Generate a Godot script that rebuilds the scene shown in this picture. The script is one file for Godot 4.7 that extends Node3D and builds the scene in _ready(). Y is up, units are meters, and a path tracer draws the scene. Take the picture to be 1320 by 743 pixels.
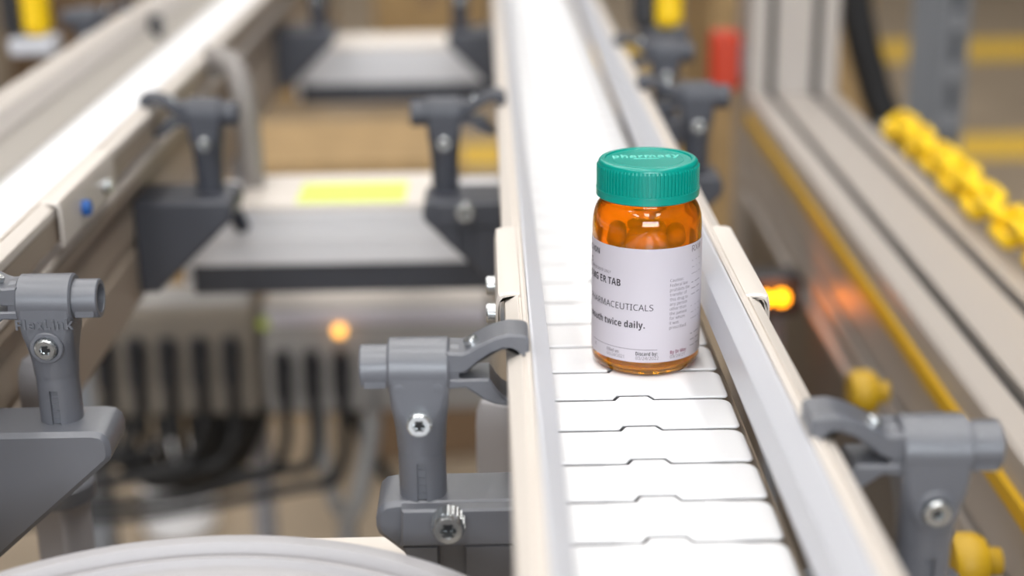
extends Node3D
# A pill bottle riding a slat conveyor in a packaging hall. Metres, y up. The lane runs along -z.

const BELT := 0.90        # height of the slat tops
const LANE := 0.0456      # centre line of the lane the bottle rides on
const LANE2 := -0.2265    # centre line of the lane at the left
const FRAME_TURN := -0.01896
const FRAME_TOP := 0.825

var T := PackedVector3Array()      # triangles of the mesh being built
var M := {}                        # materials
var used := {}
var rng := RandomNumberGenerator.new()


# ---------------------------------------------------------------- mesh helpers
func begin() -> void:
	T = PackedVector3Array()


func add(tris: PackedVector3Array, xf := Transform3D.IDENTITY) -> void:
	var n := tris.size()
	var c := Vector3.ZERO
	var p := PackedVector3Array()
	p.resize(n)
	for i in n:
		p[i] = xf * tris[i]
		c += p[i]
	c /= maxf(n, 1)
	var vol := 0.0
	for i in range(0, n, 3):
		vol += (p[i] - c).dot((p[i + 1] - c).cross(p[i + 2] - c))
	for i in range(0, n, 3):
		T.append(p[i])
		if vol >= 0.0:
			T.append(p[i + 1])
			T.append(p[i + 2])
		else:
			T.append(p[i + 2])
			T.append(p[i + 1])


func make_mesh(angle := 38.0) -> ArrayMesh:
	var nf := T.size() / 3
	var fn := PackedVector3Array()
	fn.resize(nf)
	var at := {}
	for f in nf:
		var k := f * 3
		fn[f] = (T[k + 1] - T[k]).cross(T[k + 2] - T[k])
		for j in 3:
			var key := Vector3i((T[k + j] * 2.0e5).round())
			if at.has(key):
				at[key].append(f)
			else:
				at[key] = [f]
	var unit := PackedVector3Array()
	unit.resize(nf)
	for f in nf:
		unit[f] = fn[f].normalized()
	var lim := cos(deg_to_rad(angle))
	var v := PackedVector3Array()
	var nn := PackedVector3Array()
	v.resize(nf * 3)
	nn.resize(nf * 3)
	for f in nf:
		for j in 3:
			var src: int = f * 3 + j
			var dst: int = f * 3 + [0, 2, 1][j]
			var key := Vector3i((T[src] * 2.0e5).round())
			var s := Vector3.ZERO
			for g in at[key]:
				if unit[f].dot(unit[g]) >= lim:
					s += fn[g]
			v[dst] = T[src]
			nn[dst] = s.normalized() if s.length_squared() > 0.0 else Vector3.UP
	var a := []
	a.resize(Mesh.ARRAY_MAX)
	a[Mesh.ARRAY_VERTEX] = v
	a[Mesh.ARRAY_NORMAL] = nn
	var m := ArrayMesh.new()
	m.add_surface_from_arrays(Mesh.PRIMITIVE_TRIANGLES, a)
	return m


func numbered(called: String) -> String:
	var n: int = used.get(called, 0)
	used[called] = n + 1
	return called if n == 0 else "%s_%03d" % [called, n]


func part_name(parent: Node, called: String) -> String:
	var n := 0
	var s := called
	while parent.has_node(NodePath(s)):
		n += 1
		s = "%s_%03d" % [called, n]
	return s


func put(called: String, mesh: Mesh, mat: Material, parent: Node = null) -> MeshInstance3D:
	var o := MeshInstance3D.new()
	o.mesh = mesh
	o.material_override = mat
	if parent == null:
		o.name = numbered(called)
		add_child(o, true)
	else:
		o.name = part_name(parent, called)
		parent.add_child(o, true)
	return o


func done(called: String, mat: Material, parent: Node = null, angle := 38.0) -> MeshInstance3D:
	return put(called, make_mesh(angle), mat, parent)


func tag(o: Node, label: String, category: String, group := "") -> Node:
	o.set_meta("label", label)
	o.set_meta("category", category)
	if group:
		o.set_meta("group", group)
	return o


func thing(called: String, label: String, category: String, at := Vector3.ZERO, turn := 0.0, group := "") -> Node3D:
	var o := Node3D.new()
	o.name = numbered(called)
	add_child(o, true)
	o.position = at
	o.rotation.y = turn
	tag(o, label, category, group)
	return o


func structure(o: Node) -> Node:
	o.set_meta("kind", "structure")
	return o


func V2(list: Array) -> PackedVector2Array:
	var p := PackedVector2Array()
	for q in list:
		p.append(Vector2(q[0], q[1]))
	return p


func inset(poly: PackedVector2Array, b: float) -> PackedVector2Array:
	var n := poly.size()
	var area := 0.0
	for i in n:
		area += poly[i].cross(poly[(i + 1) % n])
	var s := 1.0 if area > 0.0 else -1.0
	var out := PackedVector2Array()
	for i in n:
		var d0 := (poly[i] - poly[(i + n - 1) % n]).normalized()
		var d1 := (poly[(i + 1) % n] - poly[i]).normalized()
		var n0 := Vector2(-d0.y, d0.x) * s
		var n1 := Vector2(-d1.y, d1.x) * s
		var m := n0 + n1
		out.append(poly[i] + m * (b / maxf(0.4, 0.5 * m.length_squared())))
	return out


# the outline in x and y, drawn out along z from z0 to z1, edges of both ends chamfered by b
func prism(poly: PackedVector2Array, z0: float, z1: float, b := 0.0, xf := Transform3D.IDENTITY) -> void:
	var t := PackedVector3Array()
	var n := poly.size()
	var rings := []
	if b > 0.0:
		var small := inset(poly, b)
		rings = [[small, z0], [poly, z0 + b], [poly, z1 - b], [small, z1]]
	else:
		rings = [[poly, z0], [poly, z1]]
	for k in rings.size() - 1:
		var p: PackedVector2Array = rings[k][0]
		var q: PackedVector2Array = rings[k + 1][0]
		var za: float = rings[k][1]
		var zb: float = rings[k + 1][1]
		for i in n:
			var j := (i + 1) % n
			var a := Vector3(p[i].x, p[i].y, za)
			var c := Vector3(p[j].x, p[j].y, za)
			var d := Vector3(q[i].x, q[i].y, zb)
			var e := Vector3(q[j].x, q[j].y, zb)
			t.append_array(PackedVector3Array([a, c, e, a, e, d]))
	var area := 0.0
	for i in n:
		area += poly[i].cross(poly[(i + 1) % n])
	var cap: PackedVector2Array = rings[0][0]
	var tri := Geometry2D.triangulate_polygon(cap)
	for i in range(0, tri.size(), 3):
		var a := cap[tri[i]]
		var c := cap[tri[i + 1]]
		var d := cap[tri[i + 2]]
		if ((c - a).cross(d - a) > 0.0) != (area > 0.0):
			var s := c
			c = d
			d = s
		t.append_array(PackedVector3Array([Vector3(a.x, a.y, z0), Vector3(d.x, d.y, z0), Vector3(c.x, c.y, z0)]))
		t.append_array(PackedVector3Array([Vector3(a.x, a.y, z1), Vector3(c.x, c.y, z1), Vector3(d.x, d.y, z1)]))
	add(t, xf)


func box(size: Vector3, at: Vector3, b := 0.0, xf := Transform3D.IDENTITY) -> void:
	var h := size * 0.5
	var p: PackedVector2Array
	if b > 0.0:
		p = V2([[-h.x + b, -h.y], [h.x - b, -h.y], [h.x, -h.y + b], [h.x, h.y - b], [h.x - b, h.y], [-h.x + b, h.y], [-h.x, h.y - b], [-h.x, -h.y + b]])
	else:
		p = V2([[-h.x, -h.y], [h.x, -h.y], [h.x, h.y], [-h.x, h.y]])
	prism(p, -h.z, h.z, b, xf * Transform3D(Basis.IDENTITY, at))


func rounded(hx: float, hy: float, r: float, n := 4) -> PackedVector2Array:
	var p := PackedVector2Array()
	for c in 4:
		var o := Vector2(hx - r, hy - r) * Vector2([1, -1, -1, 1][c], [1, 1, -1, -1][c])
		for i in n + 1:
			var a := PI / 2 * c + PI / 2 * i / n
			p.append(o + Vector2(cos(a), sin(a)) * r)
	return p


# a profile of (radius, y) turned round y; ends on the axis, or a loop when closed
func lathe(prof: PackedVector2Array, seg := 32, xf := Transform3D.IDENTITY, loop := false) -> void:
	var t := PackedVector3Array()
	var n := prof.size()
	for k in (n if loop else n - 1):
		var p := prof[k]
		var q := prof[(k + 1) % n]
		for i in seg:
			var a := TAU * i / seg
			var b := TAU * ((i + 1) % seg) / seg
			var pa := Vector3(p.x * sin(a), p.y, p.x * cos(a))
			var pb := Vector3(p.x * sin(b), p.y, p.x * cos(b))
			var qa := Vector3(q.x * sin(a), q.y, q.x * cos(a))
			var qb := Vector3(q.x * sin(b), q.y, q.x * cos(b))
			if p.x > 1e-7:
				t.append_array(PackedVector3Array([pa, pb, qb]))
			if q.x > 1e-7:
				t.append_array(PackedVector3Array([pa, qb, qa]))
	add(t, xf)


# a rod along local y from y0 to y1, chamfered
func rod(r: float, y0: float, y1: float, b := 0.0, seg := 24, xf := Transform3D.IDENTITY) -> void:
	if b > 0.0:
		lathe(V2([[0, y0], [r - b, y0], [r, y0 + b], [r, y1 - b], [r - b, y1], [0, y1]]), seg, xf)
	else:
		lathe(V2([[0, y0], [r, y0], [r, y1], [0, y1]]), seg, xf)


func ball(r: float, at: Vector3, seg := 16, sy := 1.0) -> void:
	var p := PackedVector2Array()
	for i in seg / 2 + 1:
		var a := -PI / 2 + PI * i / (seg / 2)
		p.append(Vector2(maxf(0.0, r * cos(a)) if i > 0 and i < seg / 2 else 0.0, r * sin(a) * sy))
	lathe(p, seg, Transform3D(Basis.IDENTITY, at))


func tube(pts: PackedVector3Array, r: float, seg := 10, closed := false) -> void:
	var n := pts.size()
	var t := PackedVector3Array()
	var rings := []
	var up := Vector3.ZERO
	for i in n:
		var a := pts[(i + n - 1) % n] if closed or i > 0 else pts[i]
		var b := pts[(i + 1) % n] if closed or i < n - 1 else pts[i]
		var d := (b - a).normalized()
		if i == 0:
			up = d.cross(Vector3(0.31, 0.17, 0.93)).normalized()
		up = (up - d * up.dot(d)).normalized()
		var side := d.cross(up)
		var ring := PackedVector3Array()
		for k in seg:
			var ang := TAU * k / seg
			ring.append(pts[i] + (up * cos(ang) + side * sin(ang)) * r)
		rings.append(ring)
	for i in (n if closed else n - 1):
		var p: PackedVector3Array = rings[i]
		var q: PackedVector3Array = rings[(i + 1) % n]
		for k in seg:
			var l := (k + 1) % seg
			t.append_array(PackedVector3Array([p[k], q[l], p[l], p[k], q[k], q[l]]))
	if not closed:
		for k in range(1, seg - 1):
			var p: PackedVector3Array = rings[0]
			var q: PackedVector3Array = rings[n - 1]
			t.append_array(PackedVector3Array([p[0], p[k], p[k + 1], q[0], q[k + 1], q[k]]))
	add(t)


func loft(sections: Array) -> void:
	var t := PackedVector3Array()
	var n: int = sections[0].size()
	for s in sections.size() - 1:
		for i in n:
			var j := (i + 1) % n
			var a: Vector3 = sections[s][i]
			var b: Vector3 = sections[s][j]
			var c: Vector3 = sections[s + 1][i]
			var d: Vector3 = sections[s + 1][j]
			t.append_array(PackedVector3Array([a, b, d, a, d, c]))
	for i in range(1, n - 1):
		var p: Array = sections[0]
		var q: Array = sections[sections.size() - 1]
		t.append_array(PackedVector3Array([p[0], p[i + 1], p[i], q[0], q[i], q[i + 1]]))
	add(t)


func smooth_path(list: Array, steps := 8) -> PackedVector3Array:
	var c := Curve3D.new()
	var n := list.size()
	for i in n:
		var a: Vector3 = list[maxi(i - 1, 0)]
		var b: Vector3 = list[mini(i + 1, n - 1)]
		var h := (b - a) / 6.0
		c.add_point(list[i], -h, h)
	var out := PackedVector3Array()
	for i in n - 1:
		for k in steps:
			out.append(c.sample(i, float(k) / steps))
	out.append(list[n - 1])
	return out


func along_x(at := Vector3.ZERO) -> Transform3D:   # local y becomes x
	return Transform3D(Basis(Vector3(0, 0, 1), Vector3(1, 0, 0), Vector3(0, 1, 0)), at)


func along_z(at := Vector3.ZERO) -> Transform3D:   # local y becomes z
	return Transform3D(Basis(Vector3(1, 0, 0), Vector3(0, 0, 1), Vector3(0, -1, 0)), at)


# ---------------------------------------------------------------- materials
func rgb8(r: int, g: int, b: int) -> Color:
	return Color8(r, g, b)


func mat(called: String, c: Color, rough: float, metal := 0.0) -> StandardMaterial3D:
	var m := StandardMaterial3D.new()
	m.resource_name = called
	m.albedo_color = c
	m.roughness = rough
	m.metallic = metal
	M[called] = m
	return m


func noise_tex(freq: float, dark: Color, light: Color, sd: int, oct := 4) -> NoiseTexture2D:
	var n := FastNoiseLite.new()
	n.seed = sd
	n.frequency = freq
	n.fractal_octaves = oct
	var g := Gradient.new()
	g.set_color(0, dark)
	g.set_color(1, light)
	var t := NoiseTexture2D.new()
	t.width = 256
	t.height = 256
	t.seamless = true
	t.noise = n
	t.color_ramp = g
	return t


func mottled(m: StandardMaterial3D, freq: float, dark: float, per_metre: float, sd: int) -> void:
	m.albedo_texture = noise_tex(freq, Color(dark, dark, dark), Color.WHITE, sd)
	m.uv1_triplanar = true
	m.uv1_world_triplanar = true
	m.uv1_scale = Vector3.ONE * per_metre


func grained(m: StandardMaterial3D, per_metre: Vector3, depth_cm: float, sd: int) -> void:
	m.heightmap_enabled = true
	m.heightmap_texture = noise_tex(0.06, Color.BLACK, Color.WHITE, sd)
	m.heightmap_scale = depth_cm
	m.uv1_triplanar = true
	m.uv1_world_triplanar = true
	m.uv1_scale = per_metre


func lamp_glow(called: String, c: Color, e: float) -> StandardMaterial3D:
	var m := mat(called, c, 0.4)
	m.emission_enabled = true
	m.emission = c
	m.emission_energy_multiplier = e
	return m


func make_materials() -> void:
	mat("white_acetal", rgb8(244, 244, 246), 0.34)
	mat("link_grey", rgb8(84, 82, 82), 0.5)
	mat("cream_plastic", rgb8(214, 206, 198), 0.42)
	mat("strip_white", rgb8(200, 201, 207), 0.36)
	mat("guard_beige", rgb8(186, 180, 172), 0.45)
	var al := mat("aluminium", rgb8(222, 221, 223), 0.42, 0.05)
	grained(al, Vector3(40, 40, 2), 0.004, 11)
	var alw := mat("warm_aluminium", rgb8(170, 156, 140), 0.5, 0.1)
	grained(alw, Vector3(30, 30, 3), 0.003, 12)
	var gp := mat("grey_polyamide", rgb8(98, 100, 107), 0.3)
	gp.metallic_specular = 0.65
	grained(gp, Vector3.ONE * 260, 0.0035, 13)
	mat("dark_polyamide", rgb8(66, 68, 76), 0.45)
	mat("zinc", rgb8(204, 207, 208), 0.24, 0.9)
	mat("hole_shade", rgb8(24, 24, 26), 0.6)  # near-black that stands for the shade inside holes
	mat("black_rubber", rgb8(28, 27, 28), 0.55)
	mat("black_plastic", rgb8(38, 38, 42), 0.4)
	mat("grey_cable", rgb8(150, 148, 146), 0.55)
	mat("blue_dark", rgb8(26, 38, 58), 0.5)
	mat("blue_plastic", rgb8(28, 92, 168), 0.4)
	mat("teal_cap", rgb8(0, 146, 132), 0.28)
	mat("pale_teal", rgb8(110, 205, 190), 0.5)
	var paper := mat("label_paper", rgb8(208, 202, 210), 0.55)
	paper.backlight_enabled = true
	paper.backlight = Color(0.62, 0.62, 0.62)
	mat("ink_black", rgb8(44, 40, 46), 0.7)
	mat("ink_grey", rgb8(120, 112, 120), 0.7)
	mat("ink_red", rgb8(128, 52, 84), 0.7)
	var amber := mat("amber_plastic", Color(1.0, 0.68, 0.06, 0.11), 0.03)
	amber.refraction_enabled = true
	amber.refraction_scale = 0.05
	mat("pill_pale", rgb8(255, 250, 236), 0.4)
	var fr := mat("frame_aluminium", rgb8(176, 168, 161), 0.42, 0.15)
	grained(fr, Vector3(30, 30, 2), 0.004, 14)
	mat("slot_dark", rgb8(44, 42, 40), 0.6, 0.3)
	mat("yellow_insert", rgb8(204, 160, 6), 0.5)
	mat("yellow_knob", rgb8(176, 140, 10), 0.5)
	mat("yellow_plastic", rgb8(250, 206, 0), 0.5)
	mat("panel_brown", rgb8(88, 82, 77), 0.34, 0.1)
	mat("red_plastic", rgb8(186, 50, 8), 0.45)
	mat("sticker_green", rgb8(204, 218, 96), 0.5)
	mat("wheel_grey", rgb8(166, 164, 167), 0.4)
	mat("steel_strut", rgb8(140, 142, 146), 0.5, 0.1)
	mat("box_silver", rgb8(160, 156, 152), 0.4, 0.2)
	mat("box_tan", rgb8(132, 122, 110), 0.5, 0.1)
	var card := mat("cardboard", rgb8(178, 148, 104), 0.8)
	mottled(card, 0.03, 0.86, 1.4, 21)
	mat("cardboard_dark", rgb8(122, 98, 74), 0.85)
	mat("tube_grey", rgb8(140, 134, 130), 0.5)
	mat("ochre_panel", rgb8(206, 156, 62), 0.7)
	mat("green_cabinet", rgb8(32, 58, 50), 0.5)
	mat("brown_post", rgb8(120, 98, 86), 0.6)
	var fl := mat("floor_concrete", rgb8(150, 134, 114), 0.6)
	mottled(fl, 0.012, 0.86, 0.7, 31)
	var tp := mat("tape_yellow", rgb8(226, 184, 60), 0.6)
	mottled(tp, 0.05, 0.9, 2.0, 32)
	mat("wall_paint", rgb8(112, 114, 118), 0.9)
	mat("ceiling_paint", rgb8(168, 172, 178), 0.9)
	mat("lamp_body", rgb8(220, 220, 220), 0.5)
	lamp_glow("lamp_glow", Color(1.0, 0.99, 0.975), 6.0)
	lamp_glow("fill_glow", Color(0.95, 0.975, 1.0), 6.0)  # glow of the added fill panel
	lamp_glow("led_amber", Color(1.0, 0.74, 0.34), 2.2)
	lamp_glow("led_orange", Color(1.0, 0.62, 0.06), 6.0)
	lamp_glow("led_green", Color(0.60, 0.64, 0.26), 0.3)


# ---------------------------------------------------------------- hall
func make_hall() -> void:
	begin(); box(Vector3(16.4, 0.2, 22.4), Vector3(0, -0.1, -5.0)); structure(done("floor", M.floor_concrete))
	begin(); box(Vector3(16.4, 0.2, 22.4), Vector3(0, 4.7, -5.0)); structure(done("ceiling", M.ceiling_paint))
	begin(); box(Vector3(0.2, 4.6, 22.4), Vector3(-8.1, 2.3, -5.0)); structure(done("wall_left", M.wall_paint))
	begin(); box(Vector3(0.2, 4.6, 22.4), Vector3(8.1, 2.3, -5.0)); structure(done("wall_right", M.wall_paint))
	begin(); box(Vector3(16.0, 4.6, 0.2), Vector3(0, 2.3, -16.1)); structure(done("wall_back", M.wall_paint))
	begin(); box(Vector3(16.0, 4.6, 0.2), Vector3(0, 2.3, 6.1)); structure(done("wall_front", M.wall_paint))
	begin(); box(Vector3(9.0, 0.002, 0.30), Vector3(3.2, 0.001, -4.56)); tag(done("floor_tape", M.tape_yellow), "yellow floor marking tape nearer the conveyor, crossing right behind the slotted strut", "floor tape", "")
	begin(); box(Vector3(9.0, 0.002, 0.46), Vector3(3.4, 0.001, -6.3)); tag(done("floor_tape", M.tape_yellow), "yellow floor marking tape farther away, top right edge of the view", "floor tape", "")


# unseen glowing panel added behind the camera as frontal fill light
func make_fill_panel(energy: float) -> void:
	var w := Node3D.new()
	w.name = "fill_panel_1"
	add_child(w)
	w.position = Vector3(0.2, 2.5, 5.99)
	structure(w)
	begin()
	for y in [-0.86, 0.86]:
		box(Vector3(4.12, 0.06, 0.08), Vector3(0, y, 0), 0.006)
	for x in [-2.03, -1.0, 0.0, 1.0, 2.03]:
		box(Vector3(0.06, 1.70, 0.08), Vector3(x, 0, 0), 0.006)
	done("fill_frame", M.lamp_body, w)
	for k in 4:
		begin(); box(Vector3(0.95, 1.66, 0.008), Vector3(-1.515 + 1.01 * k, 0, 0.0)); done("fill_pane", M.fill_glow, w)
	var l := AreaLight3D.new()
	l.name = "fill_light"
	l.area_size = Vector2(3.9, 1.6)
	l.light_energy = energy
	l.light_color = Color(0.95, 0.975, 1.0)
	l.area_range = 30.0
	l.area_attenuation = 2.0
	l.shadow_enabled = true
	w.add_child(l, true)
	l.position = Vector3(0, 0, -0.05)


func make_lamps(energy: float) -> void:
	for x in [-2.1, -0.35, 1.4]:
		for z in [2.6, 0.2, -2.2, -5.2, -9.0]:
			var t := thing("ceiling_lamp", "long white ceiling lamp panel high above the conveyor", "lamp", Vector3(x, 4.6, z), 0.0, "ceiling lamp panels")
			begin(); box(Vector3(0.72, 0.05, 1.52), Vector3(0, -0.026, 0), 0.006); done("housing", M.lamp_body, t)
			begin(); box(Vector3(0.64, 0.006, 1.44), Vector3(0, -0.054, 0), 0.001); done("diffuser", M.lamp_glow, t)
			var l := AreaLight3D.new()
			l.name = "lamp_light"
			l.area_size = Vector2(0.64, 1.44)
			l.light_energy = energy
			l.light_color = Color(1.0, 0.99, 0.975)
			l.area_range = 30.0
			l.area_attenuation = 2.0
			l.shadow_enabled = true
			t.add_child(l, true)
			l.position = Vector3(0, -0.06, 0)
			l.rotation.x = -PI / 2


# ---------------------------------------------------------------- conveyors
func slat_mesh(w: float) -> ArrayMesh:
	var h := w * 0.5
	var zn := 0.01120
	var zf := -0.01120
	var p := []
	# far edge with tongue (-z is far); outline in x and "up" = far
	var pts := [[-h + 0.0035, -zf], [-h + 0.0010, -zf - 0.0014], [-h, -zf - 0.0042]]
	pts.reverse()
	p = []
	# anticlockwise from the near left corner; y of the outline is the far direction
	for i in 5:
		var a := PI + PI / 2 * i / 4
		p.append([-h + 0.002 + cos(a) * 0.002, -zn + 0.002 + sin(a) * 0.002])
	p.append_array([[-0.0069, -zn], [-0.0052, -zn + 0.0033], [0.0052, -zn + 0.0033], [0.0069, -zn]])
	for i in 5:
		var a := -PI / 2 + PI / 2 * i / 4
		p.append([h - 0.002 + cos(a) * 0.002, -zn + 0.002 + sin(a) * 0.002])
	for i in 5:
		var a := PI / 2 * i / 4
		p.append([h - 0.0045 + cos(a) * 0.0045, -zf - 0.0045 + sin(a) * 0.0045])
	p.append_array([[0.0064, -zf], [0.0047, -zf + 0.0033], [-0.0047, -zf + 0.0033], [-0.0064, -zf]])
	for i in 5:
		var a := PI / 2 + PI / 2 * i / 4
		p.append([-h + 0.0045 + cos(a) * 0.0045, -zf - 0.0045 + sin(a) * 0.0045])
	begin()
	var lie := Transform3D(Basis(Vector3.RIGHT, Vector3.FORWARD, Vector3.UP), Vector3.ZERO)
	prism(V2(p), -0.0011, 0.0, 0.00035, lie)
	prism(V2([[-h + 0.004, -zn + 0.0066], [h - 0.004, -zn + 0.0066], [h - 0.006, -zf - 0.0012], [-h + 0.006, -zf - 0.0012]]), -0.0048, -0.0008, 0.0003, lie)
	return make_mesh(30.0)


func make_chain(cx: float, w: float, z0: float, z1: float, phase: float, label: String) -> void:
	var t := thing("slat_chain", label, "conveyor chain", Vector3(cx, BELT, 0))
	var sm := slat_mesh(w)
	begin()
	box(Vector3(0.016, 0.009, 0.012), Vector3(0, -0.0088, 0), 0.001)
	box(Vector3(0.030, 0.005, 0.006), Vector3(0, -0.0068, 0.004), 0.001)
	var lm := make_mesh()
	var z := phase
	while z > z1:
		if z < z0:
			var s := put("slat", sm, M.white_acetal, t)
			s.position.z = z - 0.01225
			var l := put("link", lm, M.link_grey, s)
			l.position.y = 0.0
		z -= 0.0245


func rail_outline(kind: String, side: float, inner: float) -> PackedVector2Array:
	var p: Array
	match kind:
		"strip":
			p = [[0, 0.0150], [0.0004, 0.0146], [0.0058, 0.0146], [0.0058, 0.0322], [0.0050, 0.0324], [0.0046, 0.0321], [0.0004, 0.0281], [0, 0.0275]]
		"cover":
			p = [[0.0060, 0.0200], [0.0100, 0.0200], [0.0100, 0.0262], [0.0131, 0.0262], [0.0133, 0.0266], [0.0133, 0.0294], [0.0130, 0.0301], [0.0093, 0.0326], [0.0088, 0.0327], [0.0086, 0.0319], [0.0079, 0.0319], [0.0077, 0.0331], [0.0068, 0.0333], [0.0060, 0.0328]]
		"profile":
			p = [[0.0060, 0.0152], [0.0126, 0.0152], [0.0130, 0.0156], [0.0130, 0.0258], [0.0104, 0.0258], [0.0104, 0.0196], [0.0060, 0.0196]]
		"guard":
			p = [[0.0, 0.0140], [-0.0006, 0.0120], [-0.0108, 0.0016], [-0.0110, 0.0008], [0.0020, 0.0008], [0.0020, 0.0140]]
	var out := PackedVector2Array()
	for q in p:
		out.append(Vector2(side * (inner + q[0]), q[1]))
	return out


func make_rail(cx: float, side: float, inner: float, z0: float, z1: float, label: String, tall := false) -> void:
	var t := thing("guide_rail", label, "guide rail", Vector3(cx, BELT, 0), 0.0, "")
	begin(); prism(rail_outline("strip", side, inner), z1, z0, 0.0004); done("wear_strip", M.cream_plastic if tall else M.strip_white, t, 25.0)
	begin(); prism(rail_outline("cover", side, inner), z1, z0, 0.0004); done("rail_cover", M.cream_plastic, t, 25.0)
	begin(); prism(rail_outline("profile", side, inner), z1, z0, 0.0003); done("shaded_profile", M.warm_aluminium, t, 25.0)  # outer face in darker tan, its shade put into the colour
	if tall:
		begin(); prism(rail_outline("guard", side, inner), z1, z0, 0.0002); done("side_guard", M.guard_beige, t, 25.0)


func make_beam(cx: float, half: float, flange_y: float, flange_out: float, z0: float, z1: float, label: String) -> void:
	var t := thing("conveyor_beam", label, "conveyor beam", Vector3(cx, BELT, 0))
	for s in [-1.0, 1.0]:
		var p := [[half - 0.006, flange_y - 0.004], [half - 0.006, flange_y - 0.0004], [half - 0.0055, flange_y], [half + flange_out - 0.0006, flange_y], [half + flange_out, flange_y - 0.0006], [half + flange_out, flange_y - 0.0056], [half + flange_out - 0.0006, flange_y - 0.006], [half, flange_y - 0.0068], [half, -0.034], [half - 0.002, -0.035], [half - 0.002, -0.040], [half, -0.041], [half, -0.068], [half - 0.001, -0.070], [half - 0.010, -0.070], [half - 0.010, -0.067], [half - 0.003, -0.067], [half - 0.003, flange_y - 0.008], [half - 0.004, flange_y - 0.0075]]
		var q := PackedVector2Array()
		for v in p:
			q.append(Vector2(s * v[0], v[1]))
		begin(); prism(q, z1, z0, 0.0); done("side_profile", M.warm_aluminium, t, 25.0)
		if flange_y > 0.0:
			begin(); box(Vector3(0.0085, 0.0040, z0 - z1), Vector3(s * (half + 0.0045), flange_y + 0.0022, (z0 + z1) / 2), 0.0008); done("edge_strip", M.cream_plastic, t)
	begin(); box(Vector3(2 * half - 0.006, 0.003, z0 - z1), Vector3(0, -0.042, (z0 + z1) / 2)); done("web", M.slot_dark, t)
	begin(); box(Vector3(2 * half - 0.016, 0.003, z0 - z1), Vector3(0, -0.016, (z0 + z1) / 2)); done("slide_deck", M.slot_dark, t)


# ---------------------------------------------------------------- rail clamps and brackets
func screw(parent: Node, called: String, at: Vector3, r: float, length: float, axis: String, sgn: float) -> void:
	var base := Basis.IDENTITY
	if axis == "z":
		base = Basis(Vector3(1, 0, 0), Vector3(0, 0, sgn), Vector3(0, -sgn, 0))
	elif axis == "x":
		base = Basis(Vector3(0, -sgn, 0), Vector3(sgn, 0, 0), Vector3(0, 0, 1))
	var xf := Transform3D(base, at)
	begin()
	# cap head with a hexagon socket
	var p := PackedVector2Array()
	lathe(V2([[0, 0], [r * 0.96, 0], [r, length * 0.08], [r, length * 0.86], [r * 0.86, length], [r * 0.52, length], [r * 0.5, length * 0.5], [0, length * 0.46]]), 20, xf)
	for i in 20:
		var a := TAU * i / 20
		box(Vector3(r * 0.09, length * 0.7, r * 0.09), Vector3(sin(a) * r, length * 0.45, cos(a) * r), 0.0, xf)
	var o := done(called, M.zinc, parent)
	begin()
	for i in 6:
		var a := TAU * i / 6
		box(Vector3(r * 0.30, length * 0.52, r * 0.10), Vector3(sin(a) * r * 0.47, length * 0.72, cos(a) * r * 0.47), 0.0, xf)
	done("socket_edge", M.zinc, o)
	begin(); rod(r * 0.47, length * 0.40, length * 0.56, 0.0, 6, xf); done("socket", M.hole_shade, o)  # dark disc, shade painted into the socket recess


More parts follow.
